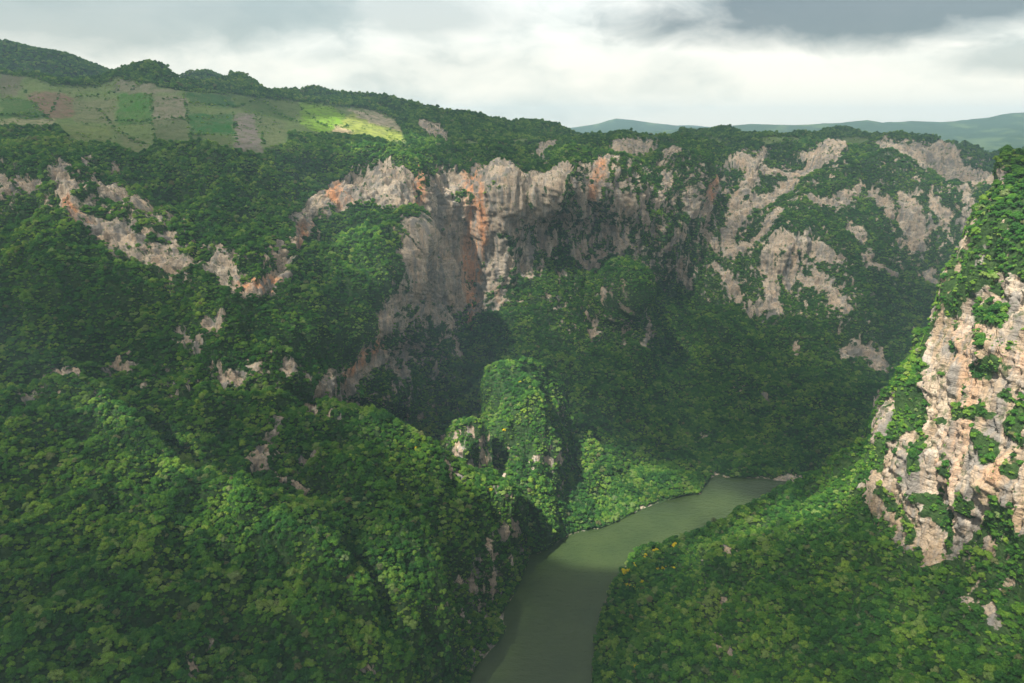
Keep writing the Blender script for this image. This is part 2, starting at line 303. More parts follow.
def sheet(name, T, B, ctrl, x0, x1, step, rstep, relief=1., back=((12, -1), (30, -5), (60, -16), (110, -42), (190, -95), (320, -190)), c=14., rockamp=1., fields=False, dens=1.):
    ctrl = [(a, b, water_y(b) if d == 'w' else ((CAMZ - d[0]) / slope_of(b) if isinstance(d, tuple) else d)) for a, b, d in ctrl]
    f = Rbf(ctrl, c)
    px = np.arange(x0, x1 + .01, step); t = interp(T, px); b = interp(B, px)
    rows = int(max((b - t).max() / rstep, 8))
    v = np.linspace(0, 1, rows + 1)
    PX = np.repeat(px[None], rows + 1, 0); PY = t[None] + (b - t)[None] * v[:, None]
    Y = f(PX, PY)
    P = world(PX, PY, Y)
    top = P[0]; hd = top[:, :2] / np.linalg.norm(top[:, :2], axis=1)[:, None]
    # the far side of the landform, behind its skyline
    br = []
    for dist, dz in back:
        q = top.copy(); q[:, :2] += hd * dist; q[:, 2] += dz; br.append(q)
    nb = len(br)
    P = np.concatenate([np.array(br[::-1]), P], 0)
    PXA = np.concatenate([np.repeat(px[None], nb, 0), PX], 0); PYA = np.concatenate([np.repeat(t[None], nb, 0), PY], 0)
    rowi = np.arange(P.shape[0]) - nb
    # normals
    du = np.gradient(P, axis=1); dv = np.gradient(P, axis=0); N = np.cross(dv, du); N /= np.linalg.norm(N, axis=2)[..., None] + 1e-9
    s = -np.sign((N * (P - np.array([0, 0, CAMZ]))).sum(-1).mean()); N *= s
    # surface kind
    front = smooth(-rowi, 3, -1)[:, None]
    sc_ = np.clip(1500. / np.maximum(P[..., 1], 300), .6, 1.6)
    WX = PXA + sc_ * (9 * fbm(P + 500, 75, 3) + 5 * fbm(P + 800, (16, 16, 40), 3)); WY = PYA + sc_ * (7 * fbm(P + 900, 75, 3) + 7 * fbm(P + 1300, (14, 14, 30), 3))
    rk = strokes(WX, WY, ROCK)
    pm = np.zeros(PXA.shape)
    for pl in ROCK_POLY: pm = np.maximum(pm, smooth(poly_dist(WX, WY, pl), -5, 6))
    rk = np.maximum(rk, pm)
    rk *= 1 - strokes(.5 * (WX + PXA), .5 * (WY + PYA), GREEN) * .85
    sf = np.zeros(PXA.shape)
    for pl, wt in SOFT: sf = np.maximum(sf, wt * smooth(poly_dist(WX, WY, pl), -12, 8))
    if name == 'canyon_wall': sf = sf * 1.12 + .03 * (sf > .3) * smooth(PXA, 560, 680); sf = np.maximum(sf, .31 * smooth(PXA, 540, 640) * smooth(PYA, 160, 175) * smooth(PYA, 340, 300))
    prior = np.maximum(np.maximum(rk, .58 * strokes(PXA, PYA, [[(a, b, c * 2.) for a, b, c in q] for q in ROCK])), sf)
    prior = np.maximum(prior, .12)
    amp = np.clip(P[..., 2] / 25., 0.05, 1)
    n_s = .55 * fbm(P, (30, 30, 60), 6, .72) + .75 * fbm(P + 90, (13, 13, 34), 4, .7)
    steep = smooth(np.abs(N[..., 2]), .62, .30)
    far = ((PXA > 560) & (PXA < 985) & (PYA > 165) & (PYA < 330) & (name == 'canyon_wall')).astype(float)
    prior = np.where(rk > .5, prior * 1.1, prior)
    rock = prior * .72 + n_s * (.36 + .50 * smooth(prior, .1, .35)) + .04 * steep
    rock = np.where(front > .5, rock, rock * .5)
    rock = np.maximum(rock, smooth(P[..., 2], 3.2, .6) * (.47 + n_s))
    fz = np.zeros(PXA.shape); fcol = np.zeros(PXA.shape + (3,)) + np.array([.10, .145, .052])
    if fields:
        wx = PXA + perlin(P / 40) * 3; wy = PYA + perlin(P / 40 + 9) * 2
        fz = smooth(poly_dist(wx, wy, FIELD_ZONE), -1.5, 1.0) * (rowi[:, None] >= 0)
        for pl, cc in FIELDS:
            k = smooth(poly_dist(PXA + perlin(P / 45) * 5., PYA + perlin(P / 45 + 5) * 3., pl), -1., 1.)[..., None]; fcol = fcol * (1 - k) + (np.array([.115, .135, .065]) + (np.array(cc) - np.array([.135, .15, .08])) * 1.5).clip(.02) * k
        # meadows on the far rim
        for (mx, my, rx, ry) in ((700, 143, 30, 4), (780, 141, 22, 4), (855, 142, 26, 5), (600, 144, 16, 3), (475, 144, 14, 4), (520, 140, 12, 3)):
            k = smooth(np.hypot((wx - mx) / rx, (wy - my) / ry), 1.15, .75); fz = np.maximum(fz, k)
        rock *= 1 - fz
    # relief
    fade = amp * (1 - .55 * fz) * (1 - .75 * smooth(P[..., 2], 690, 760) * (P[..., 1] > 1500))
    rib = fbm(P, (95, 95, 210), 4, .5); rdg = 1 - np.abs(fbm(P + 300, (70, 70, 190), 3, .5)) * 2.2
    disp = {'canyon_wall': 80, 'near_slope': 26, 'middle_spur': 14}.get(name, 6) * fade * fbm(P + 60, (330, 330, 700), 2) * smooth(P[..., 2], 0, 120)
    disp += relief * fade * (26 * rib + 20 * (rdg - .5) + 2.5 * fbm(P, (22, 22, 30), 3))
    rs = smooth(rock, .3, .6)
    crk = fbm(P, (13, 13, 60), 4, .6); strata = fbm(P, (60, 60, 9), 3, .6); blk = np.abs(fbm(P + 70, (16, 16, 22), 3, .6))
    disp += rockamp * rs * amp * (6.5 * crk + 3.2 * strata - 5 * blk)
    P = P + N * disp[..., None]
    PX2, PY2 = PXA, PYA
    ora = strokes(PXA, PYA, ORANGE) * (.3 if name == 'right_wall' else 1.)
    nr, nc = P.shape[:2]
    idx = np.arange(nr * nc).reshape(nr, nc)
    Q = np.stack([idx[:-1, :-1], idx[1:, :-1], idx[1:, 1:], idx[:-1, 1:]], -1).reshape(-1, 4)
    if s > 0: pass
    me = mesh_np(name, P.reshape(-1, 3), Q, M_T, True, {'rock': rock.ravel(), 'orange': ora.ravel(), 'warm': np.full(ora.size, 1. if name == 'right_wall' else .4), 'field': fz.ravel(), 'fieldcol': fcol.reshape(-1, 3)})
    o = link(name, me); tag(o, kind='structure')
    SHEETS[name] = f
    # trees on this landform
    V = P.reshape(-1, 3); A = V[Q[:, 0]]; Bq = V[Q[:, 1]]; Cq = V[Q[:, 2]]; Dq = V[Q[:, 3]]
    nrm = np.cross(Cq - A, Dq - Bq); ar = .5 * np.linalg.norm(nrm, axis=1); nz = np.abs(nrm[:, 2]) / (2 * ar + 1e-9)
    ctr = (A + Bq + Cq + Dq) / 4; dist = np.linalg.norm(ctr - np.array([0, 0, CAMZ]), axis=1)
    rq = rock.ravel()[Q].mean(1); fq = fz.ravel()[Q].mean(1)
    eff = ar * (.35 + .65 * nz)                       # steep faces carry fewer trees
    dn = dens / 16. * np.where(dist > 2300, .62, 1.) * np.where(dist > 3100, .5, 1.)
    p = eff * dn * smooth(rq, .58, .42) * (1 - fq) + eff * (.009 if name == 'right_wall' else .0055) * smooth(rq, .4, .62) * (.3 + 1.4 * smooth(fbm(ctr, (30, 30, 14), 3), -.05, .35)) + eff * fq * .006 * smooth(fbm(ctr, 60, 3), 0., .5)
    p *= (ctr[:, 2] > 1.0)
    p = np.where((np.repeat(rowi[:-1], nc - 1) < 0) & (dist > 1500), p * .5, p)
    cnt = rng.poisson(np.minimum(p, 50)); qi = np.repeat(np.arange(len(Q)), cnt)
    u = rng.random(len(qi))[:, None]; w = rng.random(len(qi))[:, None]
    pt = (A[qi] * (1 - u) + Bq[qi] * u) * (1 - w) + (Dq[qi] * (1 - u) + Cq[qi] * u) * w
    big = np.where(dist[qi] > 2300, 1.12, 1.) * np.where(dist[qi] > 3100, 1.25, 1.)
    sc = np.clip(rng.lognormal(-.36, .36, len(qi)), .33, 1.7) * big * np.where(rq[qi] > .5, rng.uniform(.14, .5, len(qi)), 1) * np.where(fq[qi] > .5, .6, 1) * (.72 + .28 * np.clip(nz[qi] * 1.5, 0, 1))
    FOREST_P.append(pt); FOREST_D.append(np.stack([sc, np.full(len(qi), len(SHEETS)), rq[qi], fq[qi], nz[qi]], -1))
    if fields:
        for h in HEDGES:
            for (ax, ay), (bx, by) in zip(h[:-1], h[1:]):
                n = int(math.hypot(bx - ax, (by - ay)) * .8) + 2
                tt = rng.random(n); hx = ax + (bx - ax) * tt + rng.normal(0, .9, n); hy = ay + (by - ay) * tt + rng.normal(0, .6, n)
                q = world(hx, hy, f(hx, hy)); q[:, 2] -= .5
                FOREST_P.append(q); FOREST_D.append(np.stack([rng.uniform(.3, 1.15, n), np.full(n, len(SHEETS)), np.zeros(n), np.zeros(n), np.ones(n)], -1))
    return o

# ---- the long wall on the far side of the river, with the plateau and fields on top
W_T = [(-160,74),(0,70),(30,78),(60,84),(97,82),(118,74),(130,71),(140,67),(152,64.5),(168,71),(180,78),(195,80),(212,80),(222,78),(232,75.5),(243,76),(256,84),(268,93),(285,90.5),(300,92),(318,89),(340,93.5),(360,95),(394,99.5),(407,105),(431,110),(451,114),(475,115),(491,120),(508,122),(528,121),(549,125.5),(562,130),(582,135.5),(603,137),(619,134.5),(633,135.5),(646,140.5),(660,142),(670,137),(684,131),(711,129),(728,130.5),(751,135.5),(785,135.5),(798,132),(819,134),(832,130),(846,128),(866,135.5),(886,135.5),(913,137),(940,142),(970,147),(987,152),(1007,156),(1180,165)]
W_B = [(-160,600),(0,570),(300,590),(480,580),(530,556),(542,550),(572,535),(596,530),(626,517),(653,505),(684,495),(700,494),(706,483),(713,477),(750,478),(810,484),(900,500),(1180,540)]
W_C = [(-160,74,2500),(0,72,2600),(100,82,2600),(155,67,2550),(235,86,2700),(300,93,3100),(400,103,3200),(500,122,3300),(580,136,3500),(700,131,4000),(846,129,4200),(1000,156,3500),(1180,165,3300),
 (0,125,1850),(-160,125,1800),(150,120,2050),(150,160,1700),(240,156,1750),(300,130,2100),(380,145,2150),(250,110,2300),
 (-160,165,1450),(0,168,1520),(56,165,1530),(100,185,1500),(150,200,1450),(200,230,1390),(250,262,1330),(290,200,1540),(315,176,1700),(345,164,1800),(420,164,1930),(500,168,2080),(570,158,2180),(620,155,2400),(700,158,2750),(760,152,2880),(830,152,3000),(886,145,3050),(1000,172,2700),
 (-160,230,1380),(0,222,1420),(80,225,1400),(125,262,1330),(180,278,1310),(250,296,1265),(285,262,1400),(312,240,1530),(0,300,1210),(-160,330,1080),(0,372,1070),(50,360,1080),(50,398,1040),(150,320,1200),(150,390,1060),(250,330,1220),(228,366,1130),(228,390,1100),(250,420,1040),(300,440,1030),(280,480,960),(300,520,900),(300,590,820),(0,570,800),(150,500,900),
 (335,208,1640),(370,212,1700),(350,250,1520),(300,300,1310),(350,320,1350),(315,370,1240),(312,415,1190),(400,226,1700),(416,238,1640),(403,275,1530),(390,330,1440),(377,400,1340),(345,420,1240),(350,460,1120),
 (434,240,1900),(428,300,1850),(412,350,1740),(398,420,1560),(405,460,1460),(450,560,1200),
 (460,180,2050),(470,250,2010),(465,330,1950),(455,380,1760),(480,400,1690),(480,450,1540),(480,580,1150),(540,370,1740),(600,400,1640),(640,440,1560),(550,480,1420),(560,520,1300),(530,300,2020),(580,300,2060),(550,230,2120),(600,240,2200),
 (638,290,2060),(638,355,1930),(600,350,1960),(656,290,2380),(660,350,2180),(670,400,1860),(700,440,1640),(715,467,(5,)),(730,464,(11,)),(760,465,(11,)),(790,467,(11,)),(820,470,(10,)),(704,480,(8,)),(690,480,(14,)),(650,505,'w'),(600,530,'w'),(700,494,'w'),(713,477,'w'),(760,478,'w'),(810,484,'w'),(900,500,'w'),(1180,540,'w'),
 (760,450,1570),(800,400,1800),(800,350,2060),(870,400,1780),(780,310,2320),(780,245,2480),(835,262,2480),(835,312,2300),(700,300,2420),(716,180,2720),(716,250,2560),(810,215,2640),(870,240,2560),(915,205,2620),(917,255,2520),(870,330,2250),(870,368,2120),(930,300,2320),(970,190,2560),(970,250,2450),(1180,250,2300),(1180,400,1700),(780,180,2800),(760,205,2690),(860,180,2780)]
sheet('canyon_wall', W_T, W_B, W_C, -160, 1180, 1.35, 1.35, fields=True, c=9., back=((30, 3), (90, 2), (200, -6), (400, -25), (800, -60)), rockamp=1.7)

# ---- spurs on the left
L1_T = [(-160,412),(0,403),(27,398),(66,383),(100,390),(126,414),(168,452),(202,477),(249,504),(280,520),(313,541),(337,575),(360,600),(377,635),(385,662),(389,690),(392,770)]
sheet('near_slope', L1_T, [(-160,790),(392,790)], [(-160,412,940),(0,403,950),(66,390,985),(120,420,920),(168,454,870),(249,506,800),(313,543,760),(350,590,735),(377,637,705),(389,690,680),(0,500,790),(0,600,650),(0,683,545),(-160,683,520),(0,790,440),(150,550,735),(150,683,570),(220,560,750),(250,620,680),(300,683,635),(310,600,715),(370,683,678),(390,780,640),(200,790,500),(60,450,870),(60,540,740)],
      -160, 391, 1.6, 1.6, relief=1.0, dens=1.1)
L3_T = [(285,400),(320,410),(340,417),(374,421),(404,438),(451,468),(481,482),(508,499),(518,506),(524,520),(528,544),(529.5,556)]
L3_B = [(285,790),(440,790),(466,692),(475,668),(485,657),(502,646),(505,633),(512,613),(515,593),(525,572),(528,560),(530,559)]
sheet('middle_spur', L3_T, L3_B, [(285,400,1260),(285,480,1180),(285,560,1000),(285,790,800),(320,412,1170),(340,418,1120),(374,422,1105),(404,439,1095),(451,469,1080),(481,483,1078),(508,500,1080),(520,512,1090),(527,545,1130),(529,557,'w'),
      (515,593,'w'),(505,633,'w'),(485,657,'w'),(466,692,'w'),(440,790,700),(510,560,1050),(495,560,1010),(485,610,955),(460,560,950),(455,620,870),(430,480,1010),(400,500,970),(470,510,1020),(380,560,860),(400,640,760),(440,683,792),(350,480,1010)],
      285, 529.5, 1.3, 1.3, relief=.8, c=8.)
L2_T = [(250,440),(290,444),(320,452),(345,464),(374,490),(404,517),(417,534),(431,557),(441,590),(447,625),(450,683),(452,790)]
sheet('lower_spur', L2_T, [(250,800),(452,800)], [(250,440,1150),(250,560,980),(250,800,700),(290,446,1060),(320,453,985),(345,466,945),(374,491,905),(404,518,870),(431,558,830),(441,592,805),(447,626,785),(450,684,765),(452,790,660),(380,560,815),(400,620,750),(350,520,860),(330,560,830),(400,683,700),(350,683,690),(425,600,780),(350,800,560)],
      250, 451.5, 1.3, 1.4, relief=.8, c=8.)
# ---- the sunlit knoll, the small pillar beside it and the wooded shore below
C1_T = [(480,540),(484,470),(485.5,420),(487,394),(491,378),(500,369),(512,366),(528,365),(543,370),(556,380),(565,392),(569,408),(570,440),(574,475),(580,530)]
sheet('rocky_knoll', C1_T, [(480,560),(580,560)], [(512,368,1345),(528,368,1360),(556,382,1400),(569,410,1430),(570,450,1400),(574,490,1360),(491,380,1360),(486,410,1370),(484,470,1330),(482,540,1260),(510,400,1300),(530,400,1300),(550,410,1330),(500,430,1270),(525,440,1250),(548,450,1265),(505,480,1225),(525,500,1185),(550,510,1190),(530,550,1130),(500,550,1180),(560,470,1300)],
      480.5, 579.5, 1., 1.3, relief=.7, c=5., back=((10, -1), (25, -6), (45, -20), (70, -60), (95, -160), (110, -330)))
C2_T = [(438,500),(442,450),(449,432),(454,427),(463,423),(474,422),(482,428),(487,445),(490,470),(495,520)]
sheet('rock_pillar', C2_T, [(438,540),(495,545)], [(463,425,1200),(474,424,1205),(449,434,1215),(440,470,1210),(486,446,1225),(492,490,1210),(465,450,1172),(465,490,1150),(480,500,1150),(455,530,1100),(490,540,1110)],
      438.5, 494.5, 1., 1.3, relief=.35, c=5., back=((8, -1), (20, -6), (35, -25), (50, -80), (60, -200)))
C3_T = [(515,556),(525,543),(532,522),(545,508),(560,494),(569,468),(575,442),(584,432),(594,444),(604,457),(618,451),(632,450),(650,459),(668,473),(690,484),(707,490)]
C3_B = [(515,560),(530,557),(536,554),(543,549),(572,534),(596,529),(626,516),(653,504),(684,494),(701,494),(707,492)]
sheet('wooded_shore', C3_T, C3_B, [(515,557,1150),(525,545,1170),(535,523,1200),(560,495,1280),(569,470,1370),(584,434,1440),(604,458,1420),(632,452,1470),(668,475,1440),(707,490,1390),(536,554,'w'),(572,534,'w'),(596,529,'w'),(626,516,'w'),(653,504,'w'),(684,494,'w'),(701,494,'w'),(590,480,1330),(620,480,1380),(560,515,1225),(600,505,1290),(650,485,1385),(590,455,1390)],
      516, 706.5, 1.2, 1.1, relief=.5, c=6., back=((10, -2), (25, -8), (50, -25), (90, -60)))
# ---- the near wall on the right
R_T = [(575,790),(591,683),(593,655),(599,635),(606,598),(613,578),(626,564),(640,557),(684,541),(728,525),(761,503),(798,488),(819,481),(845,458),(862,445),(867,436),(869,418),(879,398),(896,370),(914,351),(917,333),(926,323),(934,308),(950,275),(967,248),(977,225),(984,205),(1000,188),(1004,163),(1024,157),(1180,110),(1340,75)]
R_C = [(1340,75,720),(1340,200,500),(1340,400,370),(1340,690,285),(1340,800,250),(591,683,'w'),(593,655,'w'),(606,598,'w'),(626,564,'w'),(575,790,'w'),(640,557,1105),(684,541,1100),(728,525,1080),(761,503,1060),(798,488,1030),(819,481,1005),(845,458,965),(864,442,920),(869,418,900),(880,398,885),(897,370,870),(915,350,855),(934,308,835),(950,275,820),(967,248,810),(984,205,800),(1003,170,800),(1024,157,810),(1180,110,760),
 (1000,240,735),(1024,210,735),(1100,200,640),(985,282,735),(1024,276,690),(1024,300,672),(1100,280,590),(955,310,785),(930,370,775),(925,430,745),(895,380,840),(893,430,810),(880,450,835),(868,488,850),(880,520,800),(895,555,745),(940,480,690),(960,400,690),(1000,350,650),(1000,420,620),(1024,400,600),(1000,500,592),(945,570,665),(975,535,632),(1024,530,560),(1024,470,575),(1100,450,500),(1180,400,440),(1180,250,560),
 (985,570,610),(1010,600,560),(970,620,585),(1024,640,490),(810,520,920),(840,540,850),(750,560,915),(700,600,890),(725,560,940),(733,620,815),(715,620,860),(650,600,(55,)),(625,600,(25,)),(612,640,(22,)),(640,640,(55,)),(600,683,(12,)),(625,683,(50,)),(650,575,(30,)),(690,565,(60,)),(800,600,790),(870,600,715),(900,620,665),(700,683,715),(650,683,740),(740,683,690),(800,683,655),(900,683,570),(1024,690,440),(1180,690,350),(600,790,655),(700,790,600),(850,790,480),(1024,790,350),(1180,790,260)]
sheet('right_wall', R_T, [(575,800),(1340,800)], R_C, 576, 1340, 1.15, 1.15, relief=.62, c=8., dens=1.1, rockamp=1.5, back=((8, -1), (20, -4), (45, -18), (90, -60), (160, -150), (260, -300)))

# ---- hills behind
def hills(name, T, Y, depth, x0, x1, step, y_below=60, amp=1.):
    px = np.arange(x0, x1, step); t = interp(T, px); V = []
    vs = np.linspace(0, 1, 26)
    for v in vs: V.append(world(px, t + v * y_below, Y + (-depth) * v))
    V = np.array(V); br = [V[0] + np.array([0, d, dz]) for d, dz in ((100, -5), (300, -30), (700, -90), (1500, -160))]
    V = np.concatenate([np.array(br[::-1]), V], 0)
    V[..., 2] += amp * (fbm(V, (500, 500, 900), 5, .55) * 30) * np.concatenate([np.ones(4), np.minimum(1, vs * 6 + .15)])[:, None]
    V[..., 1] += amp * fbm(V + 40, (300, 300, 600), 4) * 90
    nr, nc = V.shape[:2]; idx = np.arange(nr * nc).reshape(nr, nc)
    Q = np.stack([idx[:-1, :-1], idx[1:, :-1], idx[1:, 1:], idx[:-1, 1:]], -1).reshape(-1, 4)
    o = link(name, mesh_np(name, V.reshape(-1, 3), Q, M_H)); tag(o, kind='structure'); return V
hv = hills('wooded_hill', [(-200,30),(-60,37),(0,42),(36,51),(57,53),(79,66),(97,76),(115,79),(160,86),(178,79),(190,72.5),(209,72),(219,80),(250,95),(290,104)], 3600, 500, -200, 290, 2., 50, .5)
A_, B_, C_, D_ = hv[:-1, :-1].reshape(-1, 3), hv[1:, :-1].reshape(-1, 3), hv[1:, 1:].reshape(-1, 3), hv[:-1, 1:].reshape(-1, 3)
ar_ = np.linalg.norm(np.cross(C_ - A_, D_ - B_), axis=1) / 2; q_ = np.repeat(np.arange(len(A_)), rng.poisson(np.minimum(ar_ / 160., 30)))
u_, w_ = rng.random((2, len(q_), 1)); q3 = (A_[q_] * (1 - u_) + B_[q_] * u_) * (1 - w_) + (D_[q_] * (1 - u_) + C_[q_] * u_) * w_
FOREST_P.append(q3); FOREST_D.append(np.stack([rng.uniform(1.2, 2.1, len(q3)), np.full(len(q3), 1.), np.zeros(len(q3)), np.zeros(len(q3)), np.ones(len(q3))], -1))
hills('distant_range', [(600,140),(660,131),(690,128),(714,127),(751,124),(795,125),(839,123),(866,120),(886,123),(913,121),(940,122),(970,120),(994,117),(1017,113),(1100,108),(1200,112)], 9500, 3000, 600, 1200, 2., 42)
hills('distant_hill', [(420,134),(500,133),(555,130),(576,127),(596,124),(616,118.5),(633,120),(653,123),(677,125.5),(720,129),(800,131)], 12000, 2500, 420, 800, 2., 24)
hills('faint_hill', [(-200,120),(200,124),(500,128),(600,128),(690,125),(720,128),(1200,124)], 14400, 1500, -200, 1200, 4., 14, .6)
gp = np.array([[-15000, 2500, -60], [15000, 2500, -60], [15000, 15000, 620], [-15000, 15000, 620]], float)
gr = link('ground', mesh_np('ground', gp, np.array([[0, 1, 2, 3]]), M_H)); tag(gr, kind='structure')
# floor of the river canyon
rv = np.array([[-500, 150, 0], [1500, 150, 0], [1500, 2300, 0], [-500, 2300, 0]], float)
rv = link('river', mesh_np('river', rv, np.array([[0, 1, 2, 3]]), M_W)); tag(rv, kind='structure')

# ------------------------------------------------------------------ trees
def make_crown(seed, rad=4.2, hgt=6.5, nl=12, leaves=85, flat=.92):
    r = np.random.default_rng(seed); V = []; Q = []; n = 0
    ph = (1 + 5 ** .5) / 2
    ico = np.array([(-1, ph, 0), (1, ph, 0), (-1, -ph, 0), (1, -ph, 0), (0, -1, ph), (0, 1, ph), (0, -1, -ph), (0, 1, -ph), (ph, 0, -1), (ph, 0, 1), (-ph, 0, -1), (-ph, 0, 1)]); ico /= np.linalg.norm(ico[0])
    fc = [(0, 11, 5), (0, 5, 1), (0, 1, 7), (0, 7, 10), (0, 10, 11), (1, 5, 9), (5, 11, 4), (11, 10, 2), (10, 7, 6), (7, 1, 8), (3, 9, 4), (3, 4, 2), (3, 2, 6), (3, 6, 8), (3, 8, 9), (4, 9, 5), (2, 4, 11), (6, 2, 10), (8, 6, 7), (9, 8, 1)]
    tris = []
    for k in range(nl):
        a = r.random() * 6.283; q = rad * .78 * math.sqrt(r.random()); lr = r.uniform(1.25, 2.1)
        if k == 0: q = 0
        c = np.array([q * math.cos(a), q * math.sin(a), 4.0 + hgt * .62 * (1 - (q / rad) ** 2) + r.uniform(-.9, .7)])
        core = c + ico * lr * r.uniform(.62, .86, (12, 1)) * np.array([1, 1, flat])
        V.append(core); tris += [(n + x, n + y, n + z) for x, y, z in fc]; n += 12
        d = r.normal(size=(leaves, 3)); d[:, 2] = np.abs(d[:, 2]) * .9 - .25 * r.random(leaves); d /= np.linalg.norm(d, axis=1)[:, None]
        p = c + d * lr * r.uniform(.75, 1.15, (leaves, 1)) * np.array([1, 1, flat])
        nn = d + r.normal(0, .45, (leaves, 3)); nn /= np.linalg.norm(nn, axis=1)[:, None]
        t1 = np.cross(nn, r.normal(size=(leaves, 3))); t1 /= np.linalg.norm(t1, axis=1)[:, None]; t2 = np.cross(nn, t1)
        s = r.uniform(.20, .46, (leaves, 1))
        for j, (e, f) in enumerate(((-1, -.6), (1, -.6), (0, 1.2))): pass
        tri = np.stack([p - t1 * s - t2 * s * .6, p + t1 * s - t2 * s * .6, p + t2 * s * 1.3], 1).reshape(-1, 3)
        V.append(tri); tris += [(n + 3 * i, n + 3 * i + 1, n + 3 * i + 2) for i in range(leaves)]; n += 3 * leaves
    me = mesh_np('crown', np.concatenate(V), np.array(tris), M_L, False)
    return me
def make_trunk(seed):
    r = random.Random(seed); V = []; Q = []
    def tube(pts, r0, r1, n=6):
        base = len(V)
        for k, p in enumerate(pts):
            rr = r0 + (r1 - r0) * k / (len(pts) - 1)
            for i in range(n): V.append((p[0] + rr * math.cos(6.283 * i / n), p[1] + rr * math.sin(6.283 * i / n), p[2]))
        for k in range(len(pts) - 1):
            for i in range(n): Q.append((base + k * n + i, base + k * n + (i + 1) % n, base + (k + 1) * n + (i + 1) % n, base + (k + 1) * n + i))
    bx, by = r.uniform(-.4, .4), r.uniform(-.4, .4)
    tube([(0, 0, -1.5), (bx * .5, by * .5, 1.6), (bx, by, 3.6)], .34, .22)
    for k in range(5):
        a = k * 1.257 + r.random(); q = r.uniform(1.6, 3.0)
        tube([(bx, by, 3.2 + .15 * k), (bx + q * .45 * math.cos(a), by + q * .45 * math.sin(a), 4.2), (q * math.cos(a), q * math.sin(a), 5.2 + r.random())], .16, .05, 5)
    return mesh_np('trunk', np.array(V), np.array(Q), M_B)
CROWNS = [make_crown(1), make_crown(2, 3.8, 8.0, 11), make_crown(3, 4.9, 4.8, 15, 75, .75), make_crown(4, 3.3, 8.5, 11, 85, 1.), make_crown(5, 4.3, 6.4, 13), make_crown(6, 4.6, 4.0, 12, 85, .7)]
TRUNKS = [make_trunk(k) for k in range(3)]

P = np.concatenate(FOREST_P); D = np.concatenate(FOREST_D); n = len(P)
tint = np.clip(.40 + .5 * fbm(P, 60, 3) + rng.normal(0, .20, n), 0, .84)
odd = rng.random(n); tint = np.where(odd > .975, rng.uniform(.83, .93, n), tint); tint = np.where(odd < .006, .93, tint)
var = rng.integers(0, 6, n); rot = rng.random(n) * 6.283
P[:, 2] -= 1.6 * D[:, 0]
px, py = project(P + np.array([0, 0, 5.]))
for x, y in YELLOW:
    d = np.hypot(px - x, py - y); cand = np.where((d < 3.5) & (np.linalg.norm(P - [0, 0, CAMZ], axis=1) < 1900))[0]
    if len(cand):
        dd = np.linalg.norm(P[cand] - [0, 0, CAMZ], axis=1); k = cand[np.argsort(dd)[:4 if x < 690 and x > 610 else 1]]; tint[k] = 1.0
dist = np.linalg.norm(P - [0, 0, CAMZ], axis=1)
infr = (px > 6) & (px < 1018) & (py > 6) & (py < 677) & (D[:, 2] < .45)
sid = D[:, 1].astype(int); names = list(SHEETS)
# the 300 trees that show largest
key = np.where(infr, D[:, 0] / dist, 0)
key = np.where(tint > .99, key * 3 * (dist < 1250), key)
# trees hidden by a nearer landform or on the shaded back of a ridge are skipped
from mathutils.bvhtree import BVHTree
from mathutils import Vector
cand = np.argsort(-key)[:700]
dg = bpy.context.evaluated_depsgraph_get()
trees = [BVHTree.FromObject(bpy.data.objects[nm], dg) for nm in ('near_slope', 'lower_spur', 'middle_spur', 'right_wall')]
cam = Vector((0, 0, CAMZ)); pick = []
for i in cand:
    q = Vector(P[i]) + Vector((0, 0, 7.5 * D[i, 0])); v = q - cam; L = v.length
    if all(b.ray_cast(cam, v / L, L - 3)[0] is None for b in trees): pick.append(i)
    if len(pick) >= 300: break
pick = np.array(pick)

REGION = {'right_wall': 'on the wooded slope below the right cliff', 'near_slope': 'on the near slope at lower left', 'lower_spur': 'on the low spur at lower left', 'middle_spur': 'on the spur left of the river',
          'rocky_knoll': 'on the sunlit knoll', 'rock_pillar': 'on the small rock pillar', 'wooded_shore': 'on the sunlit shore beside the river', 'canyon_wall': 'on the far canyon wall'}
def place_of(i):
    nm = names[sid[i] - 1]; x, y = px[i], py[i]
    if nm == 'right_wall':
        if y < 300: return 'on the wooded ridge above the right cliff'
        if x > 955 and y < 570: return 'on a ledge of the right cliff face'
        if x < 700 and y < 600: return 'on the right bank above the river bend'
        if x < 700: return 'on the right bank near the bottom edge'
        if x > 930 and y < 640: return 'in the gully at the foot of the right cliff'
        if y > 640: return 'on the slope along the bottom right edge'
        if x > 850: return 'just below the right cliff'
        return 'on the middle of the lower right slope'
    if nm == 'near_slope':
        if y > 640: return 'on the near left slope along the bottom edge'
        return 'in the bottom left corner' if x < 120 else 'on the near left slope facing the river'
    return REGION.get(nm, 'in the canyon')
def colour_of(t):
    if t > .99: return 'yellow flowering'
    if t > .90: return 'brownish green'
    if t > .84: return 'pale grey green'
    if t > .66: return 'bright yellow green'
    if t > .40: return 'mid green'
    if t > .22: return 'deep green'
    return 'dark green'
CO = []
